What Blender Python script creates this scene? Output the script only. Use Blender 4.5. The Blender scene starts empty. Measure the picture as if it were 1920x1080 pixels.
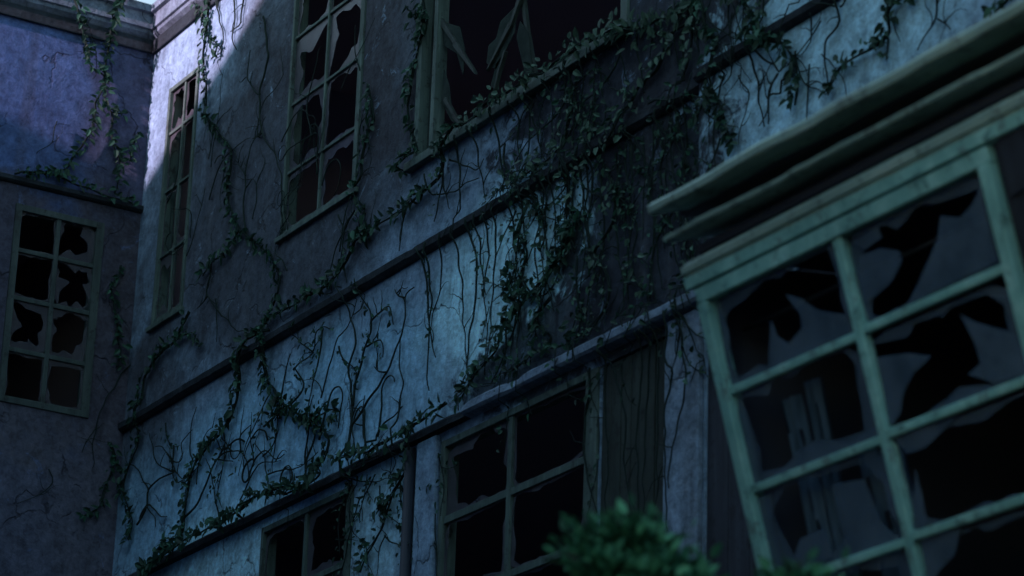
import bpy, bmesh, math, random
from mathutils import Vector, Matrix, noise

# ------------------------------------------------------------------ camera, sky, sun, exposure
scene = bpy.context.scene
COL = scene.collection
F_PX = 5526.337                      # focal length in pixels of a 1920 wide frame
RX = Vector((0.51717775, 0.85530126, 0.03141547))      # camera right, in world axes
DN = Vector((-0.28140055, 0.20459101, -0.93752667))    # camera down
FW = Vector((-0.80829506, 0.47602760, 0.34649216))     # camera forward
CAM = Vector((25.87242, -10.85034, 1.6))
cd = bpy.data.cameras.new("camera"); cam = bpy.data.objects.new("camera", cd); COL.objects.link(cam)
m = Matrix.Identity(4)
for i in range(3):
    m[i][0] = RX[i]; m[i][1] = -DN[i]; m[i][2] = -FW[i]; m[i][3] = CAM[i]
cam.matrix_world = m
cd.sensor_width = 36; cd.lens = F_PX / 1920 * 36
cd.clip_start = 0.1; cd.clip_end = 4000
cd.dof.use_dof = True; cd.dof.focus_distance = 25.5; cd.dof.aperture_fstop = 1.7
scene.camera = cam

SUN_D = Vector((-0.10, 0.95, -0.30)).normalized()      # the way the light travels
w = bpy.data.worlds.new("World"); scene.world = w; w.use_nodes = True
wn = w.node_tree.nodes; wl = w.node_tree.links
sky = wn.new("ShaderNodeTexSky"); sky.sky_type = 'NISHITA'; sky.sun_disc = False
sky.sun_elevation = math.asin(-SUN_D.z)
sky.sun_rotation = math.atan2(-SUN_D.x, -SUN_D.y)
sky.air_density = 1.6; sky.dust_density = 0.4; sky.ozone_density = 2.2
bg = wn["Background"]; bg.inputs[1].default_value = 0.15
tint = wn.new("ShaderNodeMix"); tint.data_type = 'RGBA'; tint.blend_type = 'MULTIPLY'; tint.inputs[0].default_value = 1.0
tint.inputs[7].default_value = (0.92, 1.02, 1.0, 1)          # a cold evening sky
wtc = wn.new("ShaderNodeTexCoord"); wno = wn.new("ShaderNodeTexNoise"); wno.inputs["Scale"].default_value = 2.2; wno.inputs["Detail"].default_value = 7
wl.new(wtc.outputs["Generated"], wno.inputs["Vector"])
wr = wn.new("ShaderNodeMapRange"); wr.inputs[1].default_value = 0.42; wr.inputs[2].default_value = 0.6; wr.inputs[3].default_value = 0.15; wr.inputs[4].default_value = 0.85
wl.new(wno.outputs["Fac"], wr.inputs[0])
wc = wn.new("ShaderNodeMix"); wc.data_type = 'RGBA'; wl.new(wr.outputs[0], wc.inputs[0]); wl.new(sky.outputs[0], wc.inputs[6]); wc.inputs[7].default_value = (1.15, 1.25, 1.6, 1)   # thin cloud
wl.new(wc.outputs[2], tint.inputs[6]); wl.new(tint.outputs[2], bg.inputs[0])
sd = bpy.data.lights.new("sun", 'SUN'); sd.energy = 2.8; sd.angle = math.radians(0.7); sd.color = (1.0, 0.67, 0.86)
so = bpy.data.objects.new("sun", sd); COL.objects.link(so); so.location = (10, -60, 40)
so.rotation_euler = SUN_D.to_track_quat('-Z', 'Y').to_euler()
scene.view_settings.view_transform = 'Standard'; scene.view_settings.look = 'None'
scene.view_settings.exposure = 1.7; scene.view_settings.gamma = 1.0
scene.cycles.use_denoising = True
scene.cycles.max_bounces = 6

R_ = random.Random(7)
# ------------------------------------------------------------------ a pixel of the photo -> a point on a real plane
def ray(u, v): return (RX * ((u - 960) / F_PX) + DN * ((v - 540) / F_PX) + FW)
def on_main(u, v, y=0.0):
    r = ray(u, v); return CAM + r * ((y - CAM.y) / r.y)
def on_left(u, v, x=0.0):
    r = ray(u, v); return CAM + r * ((x - CAM.x) / r.x)

# ------------------------------------------------------------------ mesh builder
class MB:
    def __init__(s): s.v = []; s.f = []; s.mi = []; s.sm = []; s.cur = 0
    def add(s, vs, fs, smooth=False):
        b = len(s.v); s.v += [tuple(p) for p in vs]
        for f in fs: s.f.append([b + i for i in f]); s.mi.append(s.cur); s.sm.append(smooth)
    def quad(s, a, b, c, d): s.add([a, b, c, d], [(0, 1, 2, 3)])
    def box(s, a, b, M=None):
        x0, y0, z0 = a; x1, y1, z1 = b
        vs = [Vector(p) for p in ((x0,y0,z0),(x1,y0,z0),(x1,y1,z0),(x0,y1,z0),(x0,y0,z1),(x1,y0,z1),(x1,y1,z1),(x0,y1,z1))]
        if M: vs = [M @ p for p in vs]
        s.add(vs, [(0,3,2,1),(4,5,6,7),(0,1,5,4),(1,2,6,5),(2,3,7,6),(3,0,4,7)])
    def tube(s, pts, rad, n=6, taper=1.0, cap=True):
        pts = [Vector(p) for p in pts]
        if len(pts) < 2: return
        vs = []; fs = []; L = len(pts)
        up = Vector((0.13, -1, 0.21)).normalized()
        for i, p in enumerate(pts):
            t = (pts[min(i+1, L-1)] - pts[max(i-1, 0)])
            if t.length < 1e-6: t = Vector((0,0,1))
            t.normalize(); a = up.cross(t)
            if a.length < 1e-3: a = Vector((1,0,0)).cross(t)
            a.normalize(); b = t.cross(a)
            r = rad * (1 + (taper - 1) * i / (L - 1))
            for k in range(n):
                q = 2*math.pi*k/n; vs.append(p + a*(r*math.cos(q)) + b*(r*math.sin(q)))
        for i in range(L-1):
            for k in range(n):
                fs.append((i*n+k, i*n+(k+1) % n, (i+1)*n+(k+1) % n, (i+1)*n+k))
        if cap: fs += [tuple(range(n))[::-1], tuple(range((L-1)*n, L*n))]
        s.add(vs, fs, True)
    def slab(s, pts, thick):            # a flat outline given thickness along a vector
        n = len(pts); thick = Vector(thick)
        vs = [Vector(p) for p in pts] + [Vector(p) + thick for p in pts]
        fs = [tuple(range(n)), tuple(range(2*n-1, n-1, -1))] + [(i, n+i, n+(i+1) % n, (i+1) % n) for i in range(n)]
        s.add(vs, fs)
    def build(s, name, mats, parent=None, loc=(0,0,0), bevel=0, fix=True):
        me = bpy.data.meshes.new(name); L = Vector(loc)
        if parent is not None: L = Vector(parent['_w'])
        me.from_pydata([tuple(Vector(p) - L) for p in s.v], [], s.f)
        for mt in (mats if isinstance(mats, (list, tuple)) else [mats]): me.materials.append(mt)
        me.polygons.foreach_set("material_index", s.mi); me.polygons.foreach_set("use_smooth", s.sm)
        me.update()
        if fix:
            bm = bmesh.new(); bm.from_mesh(me); bmesh.ops.recalc_face_normals(bm, faces=bm.faces); bm.to_mesh(me); bm.free()
        o = bpy.data.objects.new(name, me); COL.objects.link(o)
        if parent is not None: o.parent = parent; o['_w'] = parent['_w']
        else: o.location = L; o['_w'] = tuple(L)
        if bevel:
            b = o.modifiers.new("bevel", 'BEVEL'); b.width = bevel; b.segments = 2; b.limit_method = 'ANGLE'
        return o
def tag(o, label, cat, group=None, kind=None):
    if label: o['label'] = label
    if cat: o['category'] = cat
    if group: o['group'] = group
    if kind: o['kind'] = kind
    return o
def thing(name, loc, label, cat, group=None):
    o = bpy.data.objects.new(name, None); COL.objects.link(o); o.location = loc; o['_w'] = tuple(loc)
    o.empty_display_size = 0.3
    return tag(o, label, cat, group)

# ------------------------------------------------------------------ materials
class NT:
    def __init__(s, name):
        s.m = bpy.data.materials.new(name); s.m.use_nodes = True
        s.t = s.m.node_tree; s.n = s.t.nodes; s.l = s.t.links
        s.p = s.n["Principled BSDF"]; s.out = s.n["Material Output"]
    def new(s, typ, **kw):
        n = s.n.new(typ)
        for k, v in kw.items(): setattr(n, k, v)
        return n
    def link(s, a, b): s.l.new(a, b)
    def pos(s):
        if not hasattr(s, '_p'): s._p = s.new("ShaderNodeTexCoord").outputs["Object"]
        return s._p
    def noise(s, scale, detail=5, rough=0.6, stretch=None, dist=0.0):
        n = s.new("ShaderNodeTexNoise"); n.inputs["Scale"].default_value = scale
        n.inputs["Detail"].default_value = detail; n.inputs["Roughness"].default_value = rough; n.inputs["Distortion"].default_value = dist
        if stretch:
            mp = s.new("ShaderNodeMapping"); mp.inputs["Scale"].default_value = stretch
            s.link(s.pos(), mp.inputs["Vector"]); s.link(mp.outputs[0], n.inputs["Vector"])
        else: s.link(s.pos(), n.inputs["Vector"])
        return n.outputs["Fac"]
    def ramp(s, fac, stops):
        r = s.new("ShaderNodeValToRGB"); e = r.color_ramp.elements
        while len(e) < len(stops): e.new(0.5)
        for k, (p, c) in zip(e, stops):
            k.position = p; k.color = (c, c, c, 1) if isinstance(c, (int, float)) else (*c, 1)
        s.link(fac, r.inputs[0]); return r.outputs[0]
    def mix(s, fac, a, b, mode='MIX'):
        n = s.new("ShaderNodeMix", data_type='RGBA', blend_type=mode)
        for sock, v in ((n.inputs[0], fac), (n.inputs[6], a), (n.inputs[7], b)):
            if isinstance(v, (int, float)): sock.default_value = v
            elif isinstance(v, tuple): sock.default_value = (*v, 1)
            else: s.link(v, sock)
        return n.outputs[2]
    def math(s, op, a, b=None, c=None, clamp=False):
        n = s.new("ShaderNodeMath", operation=op, use_clamp=clamp)
        for i, v in enumerate((a, b, c)):
            if v is None: continue
            if isinstance(v, (int, float)): n.inputs[i].default_value = v
            else: s.link(v, n.inputs[i])
        return n.outputs[0]
    def blob(s, c, r, wob, soft=0.35, amt=0.55):        # an irregular patch: an ellipse about c broken up by noise
        a = s.new("ShaderNodeVectorMath", operation='SUBTRACT'); s.link(s.pos(), a.inputs[0]); a.inputs[1].default_value = c
        b = s.new("ShaderNodeVectorMath", operation='DIVIDE'); s.link(a.outputs[0], b.inputs[0]); b.inputs[1].default_value = r
        L = s.new("ShaderNodeVectorMath", operation='LENGTH'); s.link(b.outputs[0], L.inputs[0])
        d = s.math('ADD', L.outputs["Value"], s.math('MULTIPLY', s.math('SUBTRACT', wob, 0.5), amt*2))
        mr = s.new("ShaderNodeMapRange", interpolation_type='SMOOTHSTEP')
        s.link(d, mr.inputs[0]); mr.inputs[1].default_value = 1 - soft; mr.inputs[2].default_value = 1 + soft
        mr.inputs[3].default_value = 1; mr.inputs[4].default_value = 0
        return mr.outputs[0]
    def bump(s, h, strength=0.3, dist=0.02):
        b = s.new("ShaderNodeBump"); b.inputs["Strength"].default_value = strength; b.inputs["Distance"].default_value = dist
        s.link(h, b.inputs["Height"]); s.link(b.outputs[0], s.p.inputs["Normal"])
    def done(s, col=None, rough=0.85, spec=0.3):
        if col is not None:
            if isinstance(col, tuple): s.p.inputs["Base Color"].default_value = (*col, 1)
            else: s.link(col, s.p.inputs["Base Color"])
        s.p.inputs["Roughness"].default_value = rough; s.p.inputs["Specular IOR Level"].default_value = spec
        return s.m

LEAF_SHADE = (0.020, 0.027, 0.038); PALE = (0.46, 0.84, 0.95)  # the dark tone paints in leaf shadow behind the ivy
def plaster(name, lo, hi, grime, zones=()):
    t = NT(name)
    n1 = t.noise(1.1, 8, 0.65, dist=0.4); n2 = t.noise(6.0, 8, 0.7); wob = t.noise(1.5, 6, 0.62, dist=0.6)
    col = t.ramp(n1, [(0.30, lo), (0.52, tuple((a+b)/2 for a, b in zip(lo, hi))), (0.70, hi)])
    wob2 = t.noise(2.6, 7, 0.68, dist=1.0)
    for c, r, colour, amt, soft in zones:
        dk = colour is LEAF_SHADE
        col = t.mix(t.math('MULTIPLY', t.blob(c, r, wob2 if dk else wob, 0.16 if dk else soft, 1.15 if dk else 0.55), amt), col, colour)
    streak = t.noise(1.0, 6, 0.6, stretch=(5.0, 5.0, 0.35))
    col = t.mix(t.math('MULTIPLY', t.ramp(streak, [(0.50, 0.0), (0.72, 1.0)]), 0.5), col, grime)
    fl = t.noise(3.2, 9, 0.75, dist=1.2)
    col = t.mix(t.math('MULTIPLY', t.ramp(fl, [(0.60, 0.0), (0.66, 1.0)]), 0.35), col, tuple(min(1, h*1.5) for h in hi))
    col = t.mix(0.85, col, t.ramp(n2, [(0.30, 0.42), (0.5, 0.95), (0.72, 1.35)]), 'MULTIPLY')
    n3 = t.noise(17, 6, 0.7, dist=0.8); col = t.mix(0.7, col, t.ramp(n3, [(0.32, 0.5), (0.5, 0.98), (0.68, 1.35)]), 'MULTIPLY')
    vo = t.new("ShaderNodeTexVoronoi", feature='DISTANCE_TO_EDGE'); vo.inputs["Scale"].default_value = 0.75
    vm = t.new("ShaderNodeVectorMath", operation='ADD'); t.link(t.pos(), vm.inputs[0])
    nz = t.new("ShaderNodeTexNoise"); nz.inputs["Scale"].default_value = 2.2; nz.inputs["Detail"].default_value = 8; t.link(t.pos(), nz.inputs["Vector"])
    sc = t.new("ShaderNodeVectorMath", operation='SCALE'); t.link(nz.outputs["Color"], sc.inputs[0]); sc.inputs["Scale"].default_value = 0.9
    t.link(sc.outputs[0], vm.inputs[1]); t.link(vm.outputs[0], vo.inputs["Vector"])
    crack = t.math('MULTIPLY', t.ramp(vo.outputs["Distance"], [(0.0, 1.0), (0.012, 0.0)]), t.ramp(n1, [(0.47, 0.0), (0.56, 0.8)]))
    col = t.mix(crack, col, tuple(x*0.3 for x in grime))
    t.bump(t.math('ADD', t.math('MULTIPLY', n2, 0.6), t.math('ADD', t.math('MULTIPLY', fl, 0.7), t.math('MULTIPLY', crack, -0.8))), 0.7, 0.04)
    return t.done(col, 0.92, 0.2)

MAT = {}
SHADE_TONE = (0.033, 0.034, 0.041)  # shade of the upper wall and the corner, painted into the plaster
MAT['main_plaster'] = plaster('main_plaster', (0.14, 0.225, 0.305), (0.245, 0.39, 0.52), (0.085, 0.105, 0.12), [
    ((3.3, 0, 11.8), (3.1, 3, 1.7), SHADE_TONE, 0.85, 0.35),
    ((3.6, 0, 13.6), (1.3, 3, 1.0), SHADE_TONE, 0.7, 0.35),
    ((0.4, 0, 10.1), (0.9, 3, 1.1), SHADE_TONE, 0.7, 0.4),
    ((5.3, 0, 12.9), (0.8, 3, 1.6), SHADE_TONE, 0.65, 0.4),
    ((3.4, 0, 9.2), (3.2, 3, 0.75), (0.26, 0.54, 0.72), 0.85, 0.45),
    ((7.5, 0, 9.55), (1.2, 3, 0.85), PALE, 1.0, 0.4),  # glow in mid wall, painted as paler plaster
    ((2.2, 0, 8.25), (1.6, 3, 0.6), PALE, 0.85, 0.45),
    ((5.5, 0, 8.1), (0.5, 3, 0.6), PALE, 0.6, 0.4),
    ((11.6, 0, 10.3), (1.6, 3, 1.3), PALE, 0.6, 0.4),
    ((9.0, 0, 10.75), (1.75, 3, 0.75), LEAF_SHADE, 0.97, 0.22),
    ((9.4, 0, 9.4), (1.1, 3, 1.1), LEAF_SHADE, 0.95, 0.28),
    ((8.0, 0, 8.85), (1.2, 3, 0.36), LEAF_SHADE, 0.93, 0.25),
])
MAT['left_plaster'] = plaster('left_plaster', (0.046, 0.084, 0.20), (0.082, 0.145, 0.30), (0.05, 0.06, 0.09), [  # dark zones paint in the shade of the corner and under the ledge
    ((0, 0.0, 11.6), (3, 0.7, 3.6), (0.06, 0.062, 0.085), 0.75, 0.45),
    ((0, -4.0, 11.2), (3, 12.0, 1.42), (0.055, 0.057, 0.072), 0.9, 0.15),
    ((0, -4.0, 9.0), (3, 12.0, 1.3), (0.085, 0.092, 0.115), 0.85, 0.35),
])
def wood(name, a, b, c, axis=(8, 8, 0.9), rough=0.7):
    t = NT(name); n1 = t.noise(2.0, 6, 0.65, stretch=axis); n2 = t.noise(9, 6, 0.7); n3 = t.noise(1.8, 4, 0.5)
    col = t.ramp(n1, [(0.3, a), (0.55, b), (0.75, c)])
    col = t.mix(t.ramp(n2, [(0.56, 0.0), (0.64, 0.7)]), col, tuple(x*0.35 for x in a))
    n4 = t.noise(3.5, 8, 0.75, stretch=(2, 2, 1)); col = t.mix(t.ramp(n4, [(0.57, 0.0), (0.60, 0.65)]), col, tuple(0.25*x + 0.25*sum(a)/3 for x in a))
    col = t.mix(0.5, col, t.ramp(n3, [(0.3, 0.5), (0.7, 1.2)]), 'MULTIPLY')
    t.bump(n1, 0.4, 0.01); return t.done(col, rough, 0.3)
MAT['frame_paint'] = wood('frame_paint', (0.040, 0.068, 0.060), (0.070, 0.115, 0.10), (0.13, 0.205, 0.175))
MAT['bay_paint'] = wood('bay_paint', (0.14, 0.36, 0.335), (0.23, 0.51, 0.465), (0.38, 0.71, 0.655), axis=(3, 3, 2))
MAT['bay_cornice'] = wood('bay_cornice', (0.17, 0.29, 0.26), (0.26, 0.40, 0.35), (0.42, 0.57, 0.50), axis=(0.8, 8, 8))
MAT['dull_paint'] = wood('dull_paint', (0.025, 0.042, 0.040), (0.045, 0.07, 0.065), (0.07, 0.10, 0.09))
MAT['old_wood'] = wood('old_wood', (0.015, 0.026, 0.022), (0.026, 0.042, 0.036), (0.040, 0.060, 0.052))
MAT['navy_wood'] = wood('navy_wood', (0.014, 0.020, 0.028), (0.024, 0.032, 0.044), (0.036, 0.048, 0.062))
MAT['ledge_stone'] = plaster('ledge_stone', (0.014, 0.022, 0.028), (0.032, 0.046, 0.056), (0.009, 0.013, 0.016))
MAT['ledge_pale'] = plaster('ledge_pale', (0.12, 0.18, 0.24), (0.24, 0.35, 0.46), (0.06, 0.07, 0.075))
MAT['cornice_stone'] = plaster('cornice_stone', (0.10, 0.14, 0.18), (0.20, 0.27, 0.34), (0.05, 0.06, 0.075))
MAT['room'] = NT('room').done((0.32, 0.29, 0.34), 0.95, 0.05)
MAT['bay_room'] = NT('bay_room').done((0.04, 0.05, 0.07), 0.95, 0.05)
MAT['slate'] = NT('slate').done((0.05, 0.052, 0.06), 0.8, 0.3)
MAT['iron'] = NT('iron').done((0.016, 0.024, 0.034), 0.6, 0.3)
def glass(name, a, b, alpha, rough):
    t = NT(name); n = t.noise(5, 6, 0.7); col = t.ramp(n, [(0.35, a), (0.7, b)])
    t.done(col, rough, 0.5)
    tr = t.new("ShaderNodeBsdfTransparent"); mx = t.new("ShaderNodeMixShader"); mx.inputs[0].default_value = alpha
    t.link(tr.outputs[0], mx.inputs[1]); t.link(t.p.outputs[0], mx.inputs[2]); t.link(mx.outputs[0], t.out.inputs[0])
    return t.m
MAT['dirty_glass'] = glass('dirty_glass', (0.046, 0.050, 0.060), (0.095, 0.100, 0.115), 0.7, 0.3)
MAT['bay_glass'] = glass('bay_glass', (0.050, 0.088, 0.125), (0.115, 0.18, 0.24), 0.68, 0.22)
t = NT('grimy_glass'); MAT['grimy_glass'] = t.done(t.ramp(t.noise(7, 6, 0.7), [(0.3, (0.012, 0.020, 0.018)), (0.7, (0.035, 0.052, 0.046))]), 0.9, 0.05)
def leafmat(name, a, b, c):
    t = NT(name); g = t.new("ShaderNodeNewGeometry")
    col = t.ramp(g.outputs["Random Per Island"], [(0.0, a), (0.55, b), (1.0, c)])
    t.done(col, 0.6, 0.25)
    tl = t.new("ShaderNodeBsdfTranslucent"); t.link(col, tl.inputs[0])
    mx = t.new("ShaderNodeMixShader"); mx.inputs[0].default_value = 0.18
    t.link(t.p.outputs[0], mx.inputs[1]); t.link(tl.outputs[0], mx.inputs[2]); t.link(mx.outputs[0], t.out.inputs[0])
    return t.m
MAT['ivy_leaf'] = leafmat('ivy_leaf', (0.007, 0.028, 0.018), (0.014, 0.055, 0.034), (0.035, 0.12, 0.075))
MAT['moss_leaf'] = leafmat('moss_leaf', (0.02, 0.05, 0.034), (0.045, 0.10, 0.07), (0.08, 0.16, 0.11))
MAT['shrub_leaf'] = leafmat('shrub_leaf', (0.005, 0.028, 0.014), (0.026, 0.13, 0.062), (0.13, 0.45, 0.25))
t = NT('vine_stem'); MAT['vine_stem'] = t.done(t.ramp(t.noise(6, 4, 0.6), [(0.3, (0.008, 0.017, 0.015)), (0.7, (0.02, 0.034, 0.03))]), 0.9, 0.1)
MAT['bark'] = NT('bark').done((0.05, 0.045, 0.035), 0.9, 0.1)
t = NT('curtain_cloth'); MAT['curtain_cloth'] = t.done(t.ramp(t.noise(3, 5, 0.6, stretch=(5, 5, 0.5)), [(0.3, (0.035, 0.07, 0.105)), (0.7, (0.08, 0.14, 0.20))]), 0.95, 0.1)
t = NT('ground_soil'); g1 = t.noise(0.8, 8, 0.7)
MAT['ground'] = t.done(t.ramp(g1, [(0.35, (0.022, 0.026, 0.018)), (0.65, (0.05, 0.055, 0.038))]), 0.95, 0.1); 

# ------------------------------------------------------------------ ground
g = MB(); g.quad((-1500, -1500, 0), (1500, -1500, 0), (1500, 1500, 0), (-1500, 1500, 0))
tag(g.build('ground', MAT['ground']), 'dark weedy courtyard ground', 'ground', kind='structure')

# ------------------------------------------------------------------ walls with openings
def pierced(mb, us, vs, holes, P, depth, back=True):
    """front sheet on the (u,v) grid with rectangular holes and reveals; P(u,v,d) -> world, d into the wall"""
    U = sorted(set(us + [h[0] for h in holes] + [h[1] for h in holes])); V = sorted(set(vs + [h[2] for h in holes] + [h[3] for h in holes]))
    inside = lambda u, v: any(h[0] < u < h[1] and h[2] < v < h[3] for h in holes)
    for i in range(len(U)-1):
        for j in range(len(V)-1):
            if inside((U[i]+U[i+1])/2, (V[j]+V[j+1])/2): continue
            mb.quad(P(U[i], V[j], 0), P(U[i+1], V[j], 0), P(U[i+1], V[j+1], 0), P(U[i], V[j+1], 0))
            if back: mb.quad(P(U[i], V[j], depth), P(U[i], V[j+1], depth), P(U[i+1], V[j+1], depth), P(U[i+1], V[j], depth))
    for a, b, c, d in holes:
        mb.quad(P(a, c, 0), P(a, d, 0), P(a, d, depth), P(a, c, depth)); mb.quad(P(b, c, 0), P(b, c, depth), P(b, d, depth), P(b, d, 0))
        mb.quad(P(a, c, 0), P(a, c, depth), P(b, c, depth), P(b, c, 0)); mb.quad(P(a, d, 0), P(b, d, 0), P(b, d, depth), P(a, d, depth))

# openings of the main wing (x0, x1, z0, z1)
W1 = (0.50, 1.21, 11.17, 13.73); W2 = (3.29, 4.74, 11.23, 13.80); W5 = (5.78, 9.05, 11.12, 14.0)
W3 = (3.30, 4.99, 5.9, 8.50); W4 = (6.46, 8.750, 5.9, 8.50); SH = (8.758, 9.64, 5.6, 8.50); SHADE_PANEL = (10.10, 11.6, 5.6, 8.52)
main = thing('ruined_building', (0, 0, 0), 'blue grey plastered wing with two rows of broken windows, standing behind the curtains of ivy', 'building')
PM = lambda u, v, d: (u, d, v)
mb = MB(); pierced(mb, [0, 24], [0, 8.0, 14.45], [W1, W2, W5, W3, W4, SH, SHADE_PANEL], PM, 0.14)
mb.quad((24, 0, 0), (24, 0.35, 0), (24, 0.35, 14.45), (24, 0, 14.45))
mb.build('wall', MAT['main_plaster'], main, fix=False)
# set-forward right section above the lower ledge
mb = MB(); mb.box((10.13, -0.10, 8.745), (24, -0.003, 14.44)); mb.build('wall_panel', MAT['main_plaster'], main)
# rooms behind
mb = MB()
for z0, z1 in ((5.2, 9.3), (10.2, 14.44)):
    for (x0, x1) in ((-0.0, 9.72), (9.72, 24)):
        y0, y1 = 0.143, 5.5
        mb.quad((x0+.01, y1, z0), (x1, y1, z0), (x1, y1, z1), (x0+.01, y1, z1)); mb.quad((x0+.01, y0, z0), (x0+.01, y1, z0), (x0+.01, y1, z1), (x0+.01, y0, z1))
        mb.quad((x1, y0, z0), (x1, y0, z1), (x1, y1, z1), (x1, y1, z0)); mb.quad((x0+.01, y0, z0), (x1, y0, z0), (x1, y1, z0), (x0+.01, y1, z0))
        mb.quad((x0+.01, y0, z1), (x0+.01, y1, z1), (x1, y1, z1), (x1, y0, z1))
mb.build('room', MAT['room'], main, fix=False)
# back wall, end wall and roof
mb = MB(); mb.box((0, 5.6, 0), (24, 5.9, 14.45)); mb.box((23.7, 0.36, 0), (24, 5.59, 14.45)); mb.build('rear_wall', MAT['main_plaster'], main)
mb = MB(); mb.slab([(24.2, -0.02, 14.80), (24.2, 5.9, 14.80), (24.2, 3.0, 16.6)], (-24.2, 0, 0)); mb.build('roof', MAT['slate'], main)
# cornice along the top (inside corner mitred against the left wing)
CPROF = [(0, 14.452), (0.055, 14.50), (0.06, 14.535), (0.085, 14.545), (0.085, 14.70), (0.125, 14.715), (0.125, 14.795), (-0.3, 14.797), (-0.3, 14.452)]
mb = MB(); n = len(CPROF)
mb.add([(max(d, -0.3) if d > 0 else d, -d, z) for d, z in CPROF] + [(24.1, -d, z) for d, z in CPROF], [(i, (i+1) % n, n+(i+1) % n, n+i) for i in range(n)] + [tuple(range(n)), tuple(range(2*n-1, n-1, -1))])
mb.build('cornice', MAT['cornice_stone'], main)
mb = MB(); mb.box((0.004, -0.035, 14.30), (24, -0.004, 14.45)); mb.build('shade_strip', MAT['ledge_stone'], main, bevel=0.01)  # dark strip put in for the shade under the cornice
# ledges
def ledge(mb, x0, x1, prof):
    n = len(prof); S = max(2, int((x1-x0)/0.06)); vs = []; fs = []
    for s in range(S+1):
        x = x0 + (x1-x0)*s/S; chip = max(0, noise.noise((x*2.3, prof[0][1], 4)) - 0.33)*0.10
        for k, (d, z) in enumerate(prof):
            edge = 1 if 0 < k < n-1 else 0
            dd = max(0.002 + prof[0][0]*0.99*0 , d - edge*(chip*(0.3 + 0.7*(k > 2)) + 0.006*noise.noise((x*6, k*1.7, 2)))); dd = max(dd, prof[0][0])
            vs.append((x, -dd, z + edge*(0.006*noise.noise((x*1.1, 5, prof[0][1])) + 0.005*noise.noise((x*7, k, 1)))))
    for s in range(S): fs += [(s*n+i, s*n+(i+1) % n, (s+1)*n+(i+1) % n, (s+1)*n+i) for i in range(n)]
    fs += [tuple(range(n)), tuple(range((S+1)*n-1, S*n-1, -1))]
    mb.add(vs, fs)
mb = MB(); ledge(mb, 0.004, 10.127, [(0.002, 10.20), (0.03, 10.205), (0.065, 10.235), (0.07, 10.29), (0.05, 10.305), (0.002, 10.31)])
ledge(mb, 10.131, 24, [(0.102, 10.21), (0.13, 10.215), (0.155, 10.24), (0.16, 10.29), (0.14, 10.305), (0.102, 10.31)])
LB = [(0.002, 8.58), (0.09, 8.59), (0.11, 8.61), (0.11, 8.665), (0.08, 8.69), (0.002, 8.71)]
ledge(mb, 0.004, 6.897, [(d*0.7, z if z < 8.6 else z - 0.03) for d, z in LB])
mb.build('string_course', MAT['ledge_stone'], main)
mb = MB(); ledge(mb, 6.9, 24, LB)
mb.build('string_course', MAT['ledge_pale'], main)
# pilaster strips between the lower openings
mb = MB(); mb.box((9.66, -0.05, 0), (10.08, -0.003, 8.56)); mb.build('pilaster', MAT['ledge_pale'], main, bevel=0.01)
mb = MB(); mb.box((6.12, -0.05, 0), (6.43, -0.003, 8.56)); mb.build('pilaster', MAT['main_plaster'], main, bevel=0.01)
# dark pipe put in for the shadow line in the gap
mb = MB(); mb.tube([(6.03, -0.055, 8.54), (6.03, -0.055, 0)], 0.045, 12)
mb.build('shadow_line_pipe', MAT['iron'], main)
# boarded shutter and a dark panel put in for shade
mb = MB(); x = SH[0] + 0.004
while x < SH[1] - 0.02:
    x1 = min(x + R_.uniform(0.10, 0.15), SH[1] - 0.004); y = 0.022 + R_.uniform(-0.006, 0.006)
    mb.box((x + 0.003, y, 5.61), (x1 - 0.003, y + 0.03, 8.49)); x = x1
mb.box((SH[0]+0.01, 0.07, 5.61), (SH[1]-0.01, 0.09, 8.49))
mb.build('shutter', MAT['old_wood'], main, bevel=0.003)
mb = MB(); x = SHADE_PANEL[0] + 0.004
while x < SHADE_PANEL[1] - 0.02:
    x1 = min(x + 0.25, SHADE_PANEL[1] - 0.004); mb.box((x + 0.004, 0.012, 5.61), (x1 - 0.004, 0.05, 8.51)); x = x1
mb.build('shutter', MAT['navy_wood'], main, bevel=0.004)  # made-up dark panel standing for the shade beside the bay

# ------------------------------------------------------------------ windows
def jag_hole(u0, u1, v0, v1, rnd, keep):
    """glass left round the edge of a pane: list of quads between the rim and a ragged hole"""
    cu, cv = (u0+u1)/2 + rnd.uniform(-.22, .22)*(u1-u0), (v0+v1)/2 + rnd.uniform(-.22, .22)*(v1-v0)
    N = 36; ring = []; rim = []; off = rnd.uniform(0, 100); spike = 0
    for k in range(N):
        a = 2*math.pi*(k + rnd.uniform(-.35, .35))/N; c, s = math.cos(a), math.sin(a)
        tu = ((u1 if c > 0 else u0) - cu)/c if abs(c) > 1e-6 else 1e9
        tv = ((v1 if s > 0 else v0) - cv)/s if abs(s) > 1e-6 else 1e9
        T = min(tu, tv); q = noise.noise((c*1.6 + off, s*1.6, off)) * 0.5 + 0.5
        if rnd.random() < 0.22: spike = rnd.uniform(-0.16, 0.22)*min(keep, 0.6)*1.6
        else: spike *= 0.55
        f = 1 - keep * max(0.0, q*2.0 - 0.62) - max(0, spike) - rnd.uniform(0.0, 0.05)
        f = max(0.32, min(0.99, f))
        rim.append((cu + c*T, cv + s*T)); ring.append((cu + c*T*f, cv + s*T*f))
    return rim, ring
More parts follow.
